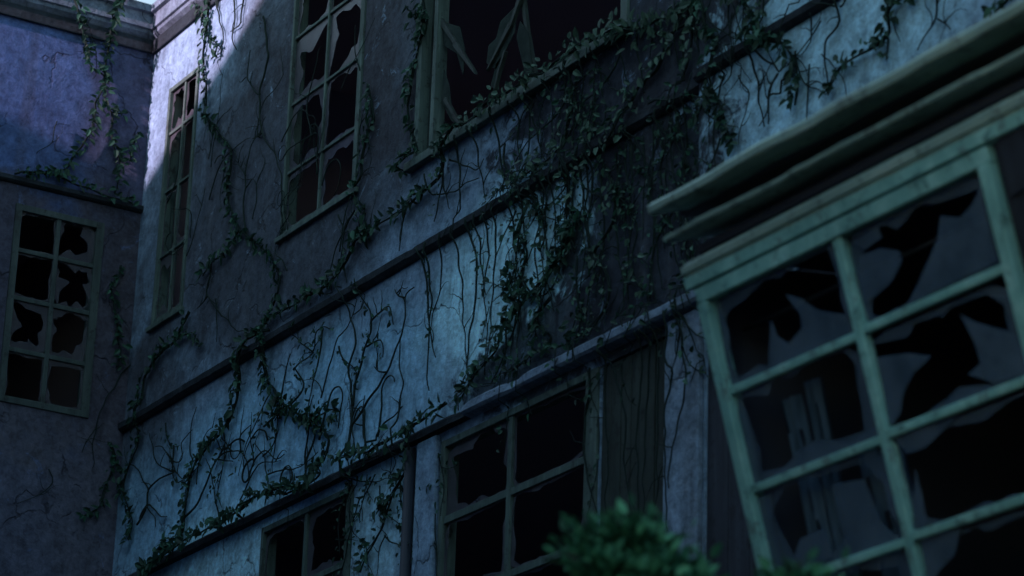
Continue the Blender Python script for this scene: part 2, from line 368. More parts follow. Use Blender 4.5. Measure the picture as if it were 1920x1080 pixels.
def window(parent, name, P, u0, u1, v0, v1, cols, rows, rnd, fw=0.06, mw=0.035, sill=True, rec=0.03, keep=0.55, wl=None, wr=None, label=None, mat='frame_paint', glass_mat='dirty_glass'):
    """frame with its glazing bars as the part; sill and broken glass as its sub-parts. P(u,v,d): d>0 into the wall"""
    wl = wl or fw; wr = wr or fw
    mb = MB()
    def bar(a, b, c, d, d0, d1):
        p = [P(a, c, d0), P(b, c, d0), P(b, d, d0), P(a, d, d0), P(a, c, d1), P(b, c, d1), P(b, d, d1), P(a, d, d1)]
        mb.add(p, [(0,1,2,3),(7,6,5,4),(0,4,5,1),(1,5,6,2),(2,6,7,3),(3,7,4,0)])
    e = 0.003; f0, f1 = -0.02, rec + 0.09
    bar(u0+e, u0+wl, v0+e, v1-e, f0, f1); bar(u1-wr, u1-e, v0+e, v1-e, f0, f1)
    bar(u0+wl, u1-wr, v1-fw, v1-e, f0+.004, f1); bar(u0+wl, u1-wr, v0+e, v0+fw, f0+.004, f1)
    cs = [u0+wl] + list(cols) + [u1-wr]; rows = sorted(rows); rs = [v0+fw] + rows + [v1-fw]
    for c in cols: bar(c-mw/2, c+mw/2, v0+fw, v1-fw, f0+0.015, f0+0.06)
    for r in rows:
        for i in range(len(cs)-1):
            a = cs[i] + (mw/2 if i else 0); b = cs[i+1] - (mw/2 if i < len(cs)-2 else 0)
            j = rnd.uniform(-.006, .006); bar(a, b, r-mw/2+j, r+mw/2+j, f0+0.018, f0+0.056)
    o = mb.build(name, MAT[mat], parent, bevel=0.004)
    if label: o['label'] = label
    if sill:
        mb = MB(); p0 = u0-0.05; p1 = u1+0.05
        bar(p0, p1, v0-0.05, v0-0.003, -0.045, -0.003)
        mb.build('sill', MAT[mat], o, bevel=0.006)
    mb = MB(); gd = f0 + 0.038
    for i in range(len(cs)-1):
        for k in range(len(rs)-1):
            a = cs[i] + (mw/2 if i else 0); b = cs[i+1] - (mw/2 if i < len(cs)-2 else 0)
            c = rs[k] + (mw/2 if k else 0); d = rs[k+1] - (mw/2 if k < len(rs)-2 else 0)
            rim, ring = jag_hole(a, b, c, d, rnd, keep*rnd.choice((0.3, 0.5, 0.7, 1.0, 1.4))); N = len(rim)
            mb.add([P(x, y, gd) for x, y in rim] + [P(x, y, gd) for x, y in ring] + [P(x, y, gd+.006) for x, y in ring],
                   [(q, (q+1) % N, N+(q+1) % N, N+q) for q in range(N)] + [(N+q, N+(q+1) % N, 2*N+(q+1) % N, 2*N+q) for q in range(N)])
    mb.build('broken_glass', MAT[glass_mat], o)
    return o
rw = random.Random(21)
window(main, 'window', PM, *W1, [0.87], [11.89, 12.58, 13.22], rw, fw=0.05, mw=0.03, keep=0.38, label='narrow tall window half in sunlight next to the corner')
window(main, 'window', PM, *W2, [4.0], [11.84, 12.53, 13.20], rw, fw=0.04, wr=0.075, mw=0.028, keep=0.36)
window(main, 'window', PM, *W3, [4.13], [7.84, 7.2, 6.55], rw, fw=0.055, wl=0.045, wr=0.10, mw=0.05, keep=0.26, sill=False)
window(main, 'window', PM, *W4, [7.50], [7.84, 7.2, 6.55], rw, fw=0.06, wr=0.165, mw=0.06, keep=0.28, sill=False)
# the large upper window: only frame, sill and splintered bars are left
mb = MB()
for a, b, c, d, d0, d1 in ((5.785, 5.86, 11.13, 13.99, -0.03, 0.10), (5.86, 6.02, 11.13, 13.99, 0.06, 0.12), (6.02, 6.08, 11.13, 13.99, -0.01, 0.10),
                           (8.95, 9.04, 11.13, 13.99, -0.02, 0.10), (6.08, 8.95, 13.92, 13.99, -0.015, 0.10), (6.08, 8.95, 11.13, 11.19, -0.015, 0.10)):
    mb.cur = 1 if (a, b) == (5.86, 6.02) else 0; mb.box((a, d0, c), (b, d1, d))
mb.cur = 1
def splinter(pts, wd, y=0.02):
    q = [on_main(u, v, y) for u, v in pts]
    for i in range(len(q)-1):
        a, b = q[i], q[i+1]; t = (b-a).normalized(); s = Vector((t.z, 0, -t.x)) * wd/2
        k = 0.55 if i == len(q)-2 else 1.0
        mb.slab([a - s, b - s*k, b + t*wd*0.8, b + s*k*0.3, a + s], (0, 0.035, 0))
splinter([(822, 35), (850, 80), (886, 134)], 0.055); splinter([(978, -20), (955, 45), (915, 124)], 0.06)
splinter([(976, -20), (985, 60), (1003, 150)], 0.055, 0.06); splinter([(832, 185), (848, 215), (864, 240)], 0.04); splinter([(945, 95), (934, 130), (926, 165)], 0.035)
big = mb.build('window', [MAT['frame_paint'], MAT['old_wood']], main, bevel=0.004); big['label'] = 'large window with only splintered bars left'
mb = MB(); mb.box((5.70, -0.07, 11.04), (9.12, -0.003, 11.117)); mb.build('sill', MAT['frame_paint'], big, bevel=0.008)
for pts in ([(828, 40), (862, 50), (872, 95), (868, 140), (856, 100), (832, 85)], [(968, 10), (965, 60), (930, 130), (912, 118), (916, 85), (930, 72), (938, 40)],
            [(975, 40), (990, 60), (1000, 150), (985, 140), (975, 100), (968, 70)], [(832, 130), (842, 160), (846, 200), (858, 235), (845, 225), (828, 190)],
            [(930, 120), (944, 100), (938, 130), (928, 168), (920, 160)], [(832, 260), (850, 235), (870, 225), (840, 270), (828, 280)]):
    mb = MB(); mb.slab([on_main(u, v, 0.045) for u, v in pts], (0, 0.006, 0)); mb.build('glass_shard', MAT['grimy_glass'], big)

# ------------------------------------------------------------------ left wing
left = thing('side_wing', (0, 0, 0), 'violet grey side wing meeting the ivy wall at the corner, one small paned window', 'building')
PL = lambda u, v, d: (-d, u, v)
LW = (-1.34, -0.385, 10.28, 12.34)
mb = MB(); pierced(mb, [-13.5, 0], [0, 14.45], [LW], PL, 0.14)
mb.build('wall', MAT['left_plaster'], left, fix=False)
mb = MB(); x0, x1, y0, y1, z0, z1 = -4.5, -0.143, -5.0, 0.2, 9.4, 13.2
mb.quad((x0,y0,z0),(x0,y1,z0),(x0,y1,z1),(x0,y0,z1)); mb.quad((x0,y0,z0),(x1,y0,z0),(x1,y0,z1),(x0,y0,z1)); mb.quad((x0,y1,z0),(x1,y1,z0),(x1,y1,z1),(x0,y1,z1))
mb.quad((x0,y0,z0),(x0,y1,z0),(x1,y1,z0),(x1,y0,z0)); mb.quad((x0,y0,z1),(x0,y1,z1),(x1,y1,z1),(x1,y0,z1)); mb.build('room', MAT['room'], left, fix=False)
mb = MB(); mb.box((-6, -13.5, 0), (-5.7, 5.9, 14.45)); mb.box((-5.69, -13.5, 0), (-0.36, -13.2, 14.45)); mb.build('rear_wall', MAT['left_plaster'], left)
mb = MB(); mb.slab([(-6.2, -13.6, 14.80), (-3, -13.6, 16.4), (0.02, -13.6, 14.80)], (0, 13.6, 0)); mb.build('roof', MAT['slate'], left)
mb = MB(); n = len(CPROF)
mb.add([(d, -13.5, z) for d, z in CPROF] + [(d, -d, z) for d, z in CPROF], [(i, (i+1) % n, n+(i+1) % n, n+i) for i in range(n)] + [tuple(range(n)), tuple(range(2*n-1, n-1, -1))])
mb.build('cornice', MAT['cornice_stone'], left)
mb = MB(); pr = [(0.002, 12.535), (0.03, 12.54), (0.055, 12.56), (0.055, 12.60), (0.03, 12.615), (0.002, 12.62)]; n = len(pr)
mb.add([(d, -13.5, z) for d, z in pr] + [(d, -0.002, z) for d, z in pr], [(i, (i+1) % n, n+(i+1) % n, n+i) for i in range(n)] + [tuple(range(n)), tuple(range(2*n-1, n-1, -1))])
mb.build('string_course', MAT['ledge_stone'], left)
mb = MB(); mb.box((0.004, -13.5, 14.30), (0.035, -0.04, 14.45)); mb.build('shade_strip', MAT['ledge_stone'], left, bevel=0.01)  # dark strip for the shade under the side wing's cornice
window(left, 'window', PL, *LW, [-0.87], [10.83, 11.36, 11.86], random.Random(5), fw=0.07, wr=0.085, mw=0.045, keep=0.42, sill=False, mat='dull_paint')

# ------------------------------------------------------------------ leaning oriel bay on the right
A = Vector((13.60776, -2.5, 7.08827)); TILT = math.radians(16)
BX = Vector((1, 0, 0)); BW = Vector((0, -math.sin(TILT), math.cos(TILT))); BN = Vector((0, -math.cos(TILT), -math.sin(TILT)))
PB = lambda p, q, d: tuple(A + BX*p + BW*q - BN*d)       # d>0 into the bay
bay = thing('oriel_bay', (13.6, 0, 4.6), 'green painted oriel bay leaning out from the wall, heavy cornice over broken panes', 'bay window')
BR = 4.9; QB = -2.32
mb = MB()      # body: sides, underside, roof, right-hand wall panel
def prism(x0, x1):
    f0 = A + BW*QB; f1 = A + BW*0.0
    return f0, f1
f0, f1 = A + BW*QB, A + BW*0.17
for x0, x1 in ((A.x - 0.03, A.x + 0.02), (A.x + BR - 0.05, A.x + BR)):
    mb.slab([(x0, f0.y + .05, f0.z + .014), (x0, f1.y + .05, f1.z), (x0, -0.006, f1.z + 0.35), (x0, -0.006, f0.z - 0.5)], (x1-x0, 0, 0))
mb.slab([(A.x + .021, f0.y + .06, f0.z + .01), (A.x + .021, -0.006, f0.z - 0.5), (A.x + .021, -0.006, f0.z - 0.42), (A.x + .021, f0.y + .06, f0.z + .08)], (BR - .08, 0, 0))
mb.build('side_wall', MAT['navy_wood'], bay)
mb = MB(); mb.slab([(A.x - .10, f1.y - 0.02, f1.z + 0.36), (A.x - .10, -0.012, f1.z + 0.95), (A.x - .10, -0.012, f1.z + 0.87), (A.x - .10, f1.y + 0.03, f1.z + 0.29)], (BR + .2, 0, 0))
mb.build('roof', MAT['slate'], bay)
mb = MB(); p = [PB(2.45, QB, 0.02), PB(BR, QB, 0.02), PB(BR, 0.0, 0.02), PB(2.45, 0.0, 0.02)]
mb.slab(p, tuple(-BN*0.05)); 
for k in range(6): 
    q = QB + 0.2 + k*0.37
    mb.slab([PB(2.50, q, 0.004), PB(BR-.05, q, 0.004), PB(BR-.05, q+.30, 0.004), PB(2.50, q+.30, 0.004)], tuple(-BN*0.013))
mb.build('wall_panel', MAT['navy_wood'], bay)
mb = MB(); mb.box((A.x + .03, -0.06, 4.4), (A.x + BR - .06, -0.02, 8.0)); mb.slab([(A.x + .03, A.y - 0.0, A.z + .20), (A.x + .03, -0.07, A.z + .45), (A.x + .03, -0.07, A.z + .50), (A.x + .03, A.y - 0.0, A.z + .25)], (BR - .1, 0, 0))
mb.slab([(A.x + .025, f0.y + .08, f0.z + .09), (A.x + .025, f1.y + .09, f1.z), (A.x + .025, -0.07, f1.z + 0.3), (A.x + .025, -0.07, f0.z - 0.35)], (0.01, 0, 0))
mb.build('room', MAT['bay_room'], bay)
# cornice: profile (n outwards, w upwards), left end returned with the same overhang
BP = [(-0.02, 0.0), (0.018, 0.015), (0.018, 0.075), (0.004, 0.08), (0.004, 0.095), (0.02, 0.10), (0.02, 0.135), (-0.01, 0.160), (-0.05, 0.166), (-0.13, 0.185), (-0.22, 0.215), (-0.30, 0.24), (-0.32, 0.27), (-0.30, 0.288), (0.045, 0.298), (0.06, 0.305), (0.062, 0.324), (0.048, 0.332),
      (-0.25, 0.345), (-0.27, 0.40), (-0.25, 0.452), (0.0, 0.456), (0.085, 0.466), (0.094, 0.474), (0.094, 0.508), (0.075, 0.53), (-0.4, 0.54), (-0.4, 0.0)]
mb = MB(); n = len(BP); SEG = 40; vs = []; fs = []
for s in range(SEG + 1):
    for k, (nn, ww) in enumerate(BP):
        e = min(1, s) ; x = -max(nn, -0.06) - 0.02 if s == 0 else -0.02 + (BR + 0.1) * s / SEG
        wob = 0.012 * noise.noise((x*1.7, ww*6, 3.1)) + 0.006*noise.noise((x*5, ww*9, 8))
        vs.append(A + BX*x + BN*(nn + wob*0.7) + BW*(ww + (wob if ww > 0.2 else 0)))
for s in range(SEG):
    fs += [(s*n+i, s*n+(i+1) % n, (s+1)*n+(i+1) % n, (s+1)*n+i) for i in range(n)]
fs += [tuple(range(n)), tuple(range((SEG+1)*n-1, SEG*n-1, -1))]
mb.add(vs, fs); mb.mi = [1 if (len(f) == 4 and (f[0] % n) < 3) else 0 for f in mb.f]
mb.build('cornice', [MAT['bay_cornice'], MAT['bay_paint']], bay)
# window frame
mb = MB()
def bbar(p0, p1, q0, q1, d0, d1): 
    v = [PB(p0,q0,d0),PB(p1,q0,d0),PB(p1,q1,d0),PB(p0,q1,d0),PB(p0,q0,d1),PB(p1,q0,d1),PB(p1,q1,d1),PB(p0,q1,d1)]
    mb.add(v, [(0,1,2,3),(7,6,5,4),(0,4,5,1),(1,5,6,2),(2,6,7,3),(3,7,4,0)])
bbar(0.025, 0.105, -2.3, -0.085, -0.02, 0.08); bbar(2.345, 2.425, -2.3, -0.085, -0.02, 0.08)
bbar(0.02, 2.43, -0.084, -0.003, -0.012, 0.08); bbar(0.106, 2.344, -2.3, -2.2, -0.012, 0.08)
bbar(1.192, 1.258, -2.199, -0.086, 0.0, 0.06)
for q in (-0.585, -1.12, -1.64):
    bbar(0.106, 1.191, q-0.025, q+0.021, 0.004, 0.055); bbar(1.259, 2.344, q-0.021+.01, q+0.025+.01, 0.004, 0.055)
bw = mb.build('window', MAT['bay_paint'], bay, bevel=0.008)
def on_bay(u, v, d):
    a = Vector(PB(0, 0, d)); r = ray(u, v); return CAM + r * ((a - CAM).dot(BN) / r.dot(BN))
mb = MB()
for pts in (
    [(1472,552),(1500,560),(1530,580),(1582,590),(1606,622),(1500,668),(1440,695),(1445,600),(1456,630),(1478,645),(1503,615),(1500,590)],
    [(1343,570),(1356,590),(1366,625),(1370,680),(1382,718),(1372,735)],
    [(1763,405),(1800,408),(1822,385),(1838,350),(1870,490),(1720,562),(1700,575),(1735,500),(1757,450)],
    [(1612,480),(1650,465),(1685,470),(1690,490),(1670,530),(1622,570),(1612,520)], [(1596,455),(1645,425),(1652,445),(1622,468)],
    [(1548,450),(1585,445),(1600,560),(1612,610),(1590,590),(1570,520)],
    [(1383,745),(1400,775),(1414,840),(1426,905),(1408,920),(1385,790)],
    [(1415,918),(1470,878),(1500,842),(1530,825),(1600,832),(1645,795),(1655,818)],
    [(1608,640),(1625,660),(1650,760),(1640,740),(1618,700)],
    [(1645,670),(1700,662),(1745,668),(1712,700),(1692,740),(1688,775),(1668,800)],
    [(1800,590),(1830,605),(1880,618),(1935,640),(1935,700),(1862,718),(1815,702),(1838,680),(1826,640)], [(1780,742),(1800,726),(1850,722),(1870,736),(1775,775)],
    [(1885,540),(1905,540),(1925,640),(1900,600)],
    [(1560,908),(1618,898),(1652,980),(1690,1015),(1590,1045)], [(1418,935),(1445,925),(1450,985),(1470,1060),(1440,1075)], [(1500,1010),(1545,990),(1560,1045),(1480,1075)],
    [(1672,822),(1800,778),(1735,838),(1702,852)], [(1650,840),(1668,880),(1675,930),(1690,990),(1668,960),(1655,900)], [(1715,880),(1728,930),(1738,985),(1712,995)],
    [(1725,1010),(1800,985),(1790,1040),(1740,1090)]):
    mb.slab([on_bay(u, v, 0.028) for u, v in pts], tuple(-BN*0.006))
rb = random.Random(12); cs = [0.115, 1.185, 1.265, 2.335]; rs = [-2.2, -1.672, -1.612, -1.15, -1.09, -0.617, -0.557, -0.086]
for ci in (0, 2):
    for ri in (0, 2, 4, 6):
        rim, ring = jag_hole(cs[ci], cs[ci+1], rs[ri], rs[ri+1], rb, 0.26); N = len(rim)
        mb.add([PB(x, y, 0.040) for x, y in rim] + [PB(x, y, 0.040) for x, y in ring], [(q, (q+1) % N, N+(q+1) % N, N+q) for q in range(N)])
mb.build('broken_glass', MAT['bay_glass'], bw)
# torn net curtain hanging inside the bay
cu = thing('torn_curtain', tuple(A + BW*-1.0 - BN*0.22), 'torn grey net curtain hanging in strips behind the broken bay panes', 'curtain')
rc = random.Random(3)
for nm, p0, p1, qt, ql, sd_ in (('curtain_strip', 0.22, 0.40, -0.7, -2.15, 1), ('curtain_strip', 0.46, 0.60, -0.66, -2.2, 2), ('curtain_strip', 0.78, 1.16, -1.05, -2.2, 3)):
    mb = MB(); NU, NV_ = 16, 24; vs = []; fs = []
    for j in range(NV_+1):
        for i in range(NU+1):
            u = i/NU; v = j/NV_; wd = (p1-p0) * (1 - 0.25*math.sin(v*5+sd_)*v)
            p = p0 + u*wd + 0.03*math.sin(v*4+sd_); q = qt + (ql-qt)*v + (0.06*noise.noise((u*7, sd_, 1)) if j == NV_ else 0)
            vs.append(PB(p, q, 0.20 + 0.025*math.sin(u*14+sd_+v)))
    for j in range(NV_):
        for i in range(NU):
            if noise.noise((i*0.45, j*0.3, sd_*9.0)) > 0.32: continue
            fs.append((j*(NU+1)+i, j*(NU+1)+i+1, (j+1)*(NU+1)+i+1, (j+1)*(NU+1)+i))
    mb.add(vs, fs, True); mb.build(nm, MAT['curtain_cloth'], cu, fix=False)
mb = MB(); mb.tube([PB(0.1, -0.26, 0.2), PB(2.4, -0.26, 0.2)], 0.012, 8); mb.build('curtain_rail', MAT['iron'], cu)

# ------------------------------------------------------------------ wing across the courtyard (behind the camera), whose sloping roof throws the shade
opp = thing('opposite_wing', (10, -17, 0), 'wing across the courtyard with a long sloping roof that shades the ivy wall', 'building')
EH = 11.5; SL = 0.433; k = 14.0/0.95
zx = lambda x: 12.73 + 0.30*k + SL*((x - 0.10*k))
mb = MB(); xs = [-9, 20]
mb.slab([(-9, -14, 0), (20, -14, 0), (20, -14, zx(20)), (-9, -14, zx(-9))], (0, -6, 0)); mb.build('wall', MAT['left_plaster'], opp)
mb = MB(); mb.slab([(-9.2, -13.7, zx(-9.2)-.05), (20.3, -13.7, zx(20.3)-.05), (20.3, -13.7, zx(20.3)+.01), (-9.2, -13.7, zx(-9.2)+.01)], (0, -6.5, 0)); mb.build('roof', MAT['slate'], opp)

east = thing('blocker_wing', (37, -5, 0), 'unseen lower wing added behind the viewer to cut the side skylight', 'building')  # unseen wing added to block low sky light from the side
mb = MB(); mb.slab([(33, -20, 0), (33, 6, 0), (33, 6, EH), (33, -20, EH)], (7, 0, 0)); mb.build('wall', MAT['left_plaster'], east)
mb = MB(); mb.slab([(32.7, -20.2, EH+.01), (40.3, -20.2, EH+.01), (36.5, -20.2, EH+2.2)], (0, 26.4, 0)); mb.build('roof', MAT['slate'], east)

# ------------------------------------------------------------------ ivy
def out_main(x, z):
    y = -0.02
    if x > 10.1 and z > 8.7: y = -0.12
    if 10.16 < z < 10.34: y -= 0.07
    elif 8.54 < z < 8.76: y = min(y, -0.115)
    elif 11.0 < z < 11.13 and 5.65 < x < 9.15: y = -0.115
    elif z < 8.56 and (9.62 < x < 10.1): y = -0.065
    return y
def out_left(y, z):
    x = 0.02
    if 12.49 < z < 12.65: x = 0.07
    elif z > 14.44: x = 0.14
    return x
def resample(px, wall, step=0.035, wig=0.03, rnd=R_):
    P = []
    for u, v in px:
        q = on_main(u, v, 0.0) if wall == 'main' else on_left(u, v, 0.0); P.append(q)
    out = []; off = rnd.uniform(0, 50)
    for i in range(len(P)-1):
        a0, a, b, b1 = P[max(i-1, 0)], P[i], P[i+1], P[min(i+2, len(P)-1)]
        N = max(2, int((b-a).length/step))
        for k in range(N + (i == len(P)-2)):
            t = k/N; t2 = t*t; t3 = t2*t
            out.append(0.5*((2*a) + (b-a0)*t + (2*a0-5*a+4*b-b1)*t2 + (-a0+3*a-3*b+b1)*t3))
    res = []
    for i, q in enumerate(out):
        n1 = noise.noise((i*0.23 + off, 0, 0))*wig; n2 = noise.noise((i*0.21 + off, 7, 0))*wig
        if wall == 'main':
            x, z = q.x + n1, q.z + n2*0.5; res.append(Vector((x, out_main(x, z) - 0.008, z)))
        else:
            y, z = q.y + n1, q.z + n2*0.5; res.append(Vector((out_left(y, z) + 0.008, y, z)))
    # ease steps where a ledge is climbed over
    for _ in range(2):
        for i in range(1, len(res)-1):
            if wall == 'main': res[i].y = min(res[i].y, (res[i-1].y + res[i+1].y)/2)
            else: res[i].x = max(res[i].x, (res[i-1].x + res[i+1].x)/2)
    return res
def leaf(mb, base, d, nrm, L, rnd):
    d = d.normalized(); s = d.cross(nrm).normalized(); nn = s.cross(d).normalized(); wd = L*rnd.uniform(0.24, 0.34); fold = nn*(wd*rnd.uniform(0.15, 0.6)); drop = nn*(-L*rnd.uniform(0.0, 0.35))
    b = base; t = base + d*L + drop
    l1 = base + d*L*0.25 + s*wd*0.9 + fold; l2 = base + d*L*0.65 + s*wd*0.75 + fold + drop*0.5
    r1 = base + d*L*0.25 - s*wd*0.9 + fold; r2 = base + d*L*0.65 - s*wd*0.75 + fold + drop*0.5
    mb.add([b, l1, l2, t, r2, r1], [(0, 1, 2, 3), (0, 3, 4, 5)])
def leaves_along(mb, pts, wall, rnd, every=0.03, size=0.085, spread=0.02, skip=0.12):
    nrm0 = Vector((0, -1, 0)) if wall == 'main' else Vector((1, 0, 0)); acc = 0; side = 1; off = rnd.uniform(0, 99)
    for i in range(1, len(pts)):
        seg = pts[i] - pts[i-1]; acc += seg.length
        dens = 0.6 + 1.1*max(0, noise.noise((i*0.09 + off, 3, 0)) + 0.35)
        while acc > every*0.55/dens:
            acc -= every*0.55/dens
            if rnd.random() < skip: continue
            t = seg.normalized() if seg.length > 1e-6 else Vector((0,0,1)); s = t.cross(nrm0); side = -side
            ang = rnd.gauss(0.9, 0.45)*side; d = t*math.cos(ang) + s*math.sin(ang) + nrm0*rnd.uniform(-0.05, 0.7)
            if rnd.random() < .5: d = d*(-1 if d.z > 0.6 and rnd.random() < .5 else 1)
            base = pts[i] + s*rnd.gauss(0, spread) + nrm0*rnd.uniform(0.0, 0.04 + spread*0.6) + t*rnd.uniform(-.02, .02)
            n = (nrm0 + Vector((rnd.gauss(0, .5), rnd.gauss(0, .3), rnd.gauss(0.25, .5)))).normalized()
            leaf(mb, base, d, n, size*0.98*rnd.choice((0.55, 0.8, 1.0, 1.0, 1.3)), rnd)
def ivy(label, paths, wall='main', rad=0.012, every=0.03, size=0.08, spread=0.022, group='leafy ivy climbing the walls', mat='ivy_leaf', name='ivy_vine'):
    rnd = random.Random(hash(label) % 100000 if False else sum(ord(c)*(i+1) for i, c in enumerate(label)))
    P = [resample(p, wall, rnd=rnd) for p in paths]
    o = thing(name, tuple(P[0][-1]), label, 'ivy', group)
    mb = MB(); lb = MB()
    for j, p in enumerate(P):
        mb.tube(p, rad*(1 if j == 0 else 0.75), 5, 0.6); leaves_along(lb, p, wall, rnd, every, size, spread)
        if j == 0 and len(p) > 20: mb.tube([q + Vector((0.012*math.sin(i*0.5), -0.012, 0.01*math.cos(i*.4))) if wall == 'main' else q + Vector((0.012, 0.012*math.sin(i*.5), 0)) for i, q in enumerate(p)], rad*0.6, 5, 0.6)
    mb.build('stem', MAT['vine_stem'], o, fix=False); lb.build('leaves', MAT[mat], o, fix=False)
    return o
def bare(label, paths, wall='main', rad=0.008, group='bare vine stems on the walls', twigs=2, leaves=0):
    rad *= 1.35; rnd = random.Random(sum(ord(c)*(i+3) for i, c in enumerate(label)) + int(paths[0][0][0]*7 + paths[0][0][1]))
    mb = MB(); first = None; lb = MB()
    for j, px in enumerate(paths):
        p = resample(px, wall, wig=0.035, rnd=rnd); first = first or p
        mb.tube(p, rad*(1 if j == 0 else 0.8), 5, 0.45)
        if leaves: leaves_along(lb, p, wall, rnd, leaves, 0.055, 0.008, 0.3)
        for k in range(twigs):
            i = rnd.randrange(2, max(3, len(p)-2)); b = p[min(i, len(p)-1)]; a = rnd.uniform(-1.2, 1.2); q = [b]; L = rnd.randrange(4, 9)
            for s in range(L):
                a += rnd.uniform(-0.5, 0.5); st = 0.035
                q.append(q[-1] + (Vector((math.sin(a)*st, -0.0005, math.cos(a)*st*rnd.choice((1, 1, 1)))) if wall == 'main' else Vector((0.0005, math.sin(a)*st, math.cos(a)*st))))
            mb.tube(q, rad*0.55, 4, 0.4)
    if leaves:
        o = thing('vine_stem', tuple(first[-1]), label, 'vine', group)
        mb.build('stem', MAT['vine_stem'], o, fix=False); lb.build('leaves', MAT['ivy_leaf'], o, fix=False)
        return o
    o = mb.build('vine_stem', MAT['vine_stem'], None, tuple(first[-1]), fix=False)
    return tag(o, label, 'vine', group)

# leafy vines, traced along the walls
ivy('ivy trailing from the cornice across the sunlit corner of the wall', [[(398,-10),(392,60),(386,110),(392,180),(388,222)], [(368,0),(385,30),(398,70),(420,95),(404,110)]], size=0.07)
ivy('ivy running down the dark wall right of the sunlit narrow window', [[(388,215),(418,252),(440,290),(432,350),(440,400),(455,430),(490,460),(515,485),(530,525),(518,575)], [(455,430),(430,470),(400,495),(385,520)]])
ivy('ivy climbing the right side of the two column upper window', [[(695,160),(705,220),(690,270),(682,330),(668,362),(690,392)]], every=0.036)
ivy('ivy wrapped round the left jamb of the large splintered window', [[(795,-10),(806,35),(790,95),(775,170),(770,210),(782,260),(788,292),(764,322)], [(770,20),(800,45)]], every=0.028)
ivy('ivy hanging off the sill of the large splintered window', [[(880,235),(862,262),(845,290),(830,335),(790,368),(762,395),(715,422),(690,440)]], every=0.024)
ivy('ivy creeping along the sill of the large splintered window', [[(1335,-10),(1270,30),(1200,55),(1120,90),(1060,108),(1005,160),(930,205),(880,232)]], every=0.026, size=0.075, spread=0.045, mat='moss_leaf')
ivy('ivy dropping from the two column window down over the middle ledge', [[(690,400),(672,450),(655,490),(620,535),(590,552),(540,582),(512,592)], [(672,450),(700,440)]], every=0.026)
ivy('ivy hanging below the middle ledge, ending in the branched bare stems', [[(515,590),(470,658),(455,720),(436,790),(400,832),(372,870),(356,920),(350,985),(330,1040),(285,1085)]], every=0.023, size=0.085)
ivy('thick ivy snaking from the middle ledge to the lower ledge above the paned window', [[(512,620),(505,700),(540,760),(588,790),(622,820),(612,870),(625,892),(600,915)], [(588,790),(625,770),(640,790)], [(540,760),(520,790)]], every=0.02, size=0.085, spread=0.035)
ivy('ivy spreading left along the lower ledge over the lowest paned window', [[(600,915),(520,925),(468,965),(420,992),(372,1015),(330,1045),(300,1075)]], every=0.022, size=0.085, spread=0.03)
ivy('ivy climbing beside the corner, from the narrow window down past the middle ledge', [[(360,585),(332,640),(300,670),(276,712),(270,770),(264,832),(245,880),(237,920),(252,980),(245,1015)], [(332,640),(365,625),(378,650)]], every=0.03)
ivy('ivy crossing the lower ledge and trailing beside the downpipe', [[(862,762),(820,790),(792,812),(785,850),(770,880),(742,930),(722,990),(692,1045),(680,1075)], [(742,930),(718,960)]], every=0.03)
ivy('slim ivy lying along the lower ledge left of the downpipe', [[(800,805),(760,825),(720,850),(685,855),(650,870)]], every=0.03)
ivy('dense diagonal ivy cutting across the brightest plaster patch', [[(1092,395),(1065,470),(1020,530),(985,570),(955,610),(930,665),(900,700),(868,752)], [(985,570),(960,545),(975,500)]], every=0.018, size=0.075, spread=0.04)
ivy('ivy hanging in the bright patch just under the middle ledge', [[(1000,375),(978,430),(995,470),(985,520),(1010,560)], [(1000,375),(1030,420),(1020,470)]], every=0.025, size=0.07)
ivy('heavy ivy swag over the middle ledge under the large window', [[(1085,120),(1078,200),(1065,270),(1080,330),(1068,410),(1085,470)], [(1078,200),(1120,250),(1110,320)], [(1065,270),(1020,310),(960,345)]], every=0.034, size=0.07, spread=0.07, mat='moss_leaf')
ivy('ivy mass hanging beside the edge of the set forward wall', [[(1320,-10),(1300,40),(1260,70),(1240,130),(1200,170),(1180,230),(1150,280)], [(1260,70),(1210,60),(1160,80)], [(1300,40),(1320,110)]], every=0.028, size=0.075, spread=0.08, mat='moss_leaf')
ivy('ivy hanging from the heavy swag down into the dark stained plaster', [[(1130,300),(1160,360),(1150,430),(1120,480),(1150,530),(1130,600),(1080,640)], [(1160,360),(1200,420),(1190,500),(1220,560)]], every=0.042, size=0.065, spread=0.05, mat='moss_leaf')  # the dark plaster here is painted leaf shadow
ivy('ivy clump on the stained plaster just above the lower ledge', [[(1040,560),(1010,600),(1040,640),(1000,670),(960,700)], [(1100,560),(1090,620),(1060,660)]], every=0.028, size=0.07, spread=0.05)  # darkened plaster behind this clump is leaf shadow put into the colour
ivy('ivy column clinging to the left edge of the set forward wall', [[(1338,-10),(1352,60),(1380,110),(1368,170),(1385,225),(1402,280)], [(1368,180),(1345,205),(1335,230)]], every=0.024)
ivy('ivy falling from the roof over the upper ledge of the set forward wall', [[(1392,-10),(1432,20),(1450,62),(1500,92),(1525,150),(1520,205)], [(1460,-10),(1462,60)], [(1500,92),(1440,80)]], every=0.024)
ivy('rightmost ivy strand arching down to the top of the bay cornice', [[(1765,-10),(1702,20),(1692,80),(1640,112),(1602,140),(1580,185)], [(1692,80),(1694,118)]], every=0.028)
ivy('short ivy sprig at the far upper right above the bay cornice', [[(1930,-5),(1915,15),(1895,35)]], every=0.03, size=0.07)
ivy('left one of the two ivy strands hanging on the violet side wall', [[(118,-12),(148,55),(165,105),(172,128),(192,148),(180,195),(166,250),(132,300),(108,322),(50,328)]], 'left', every=0.03)
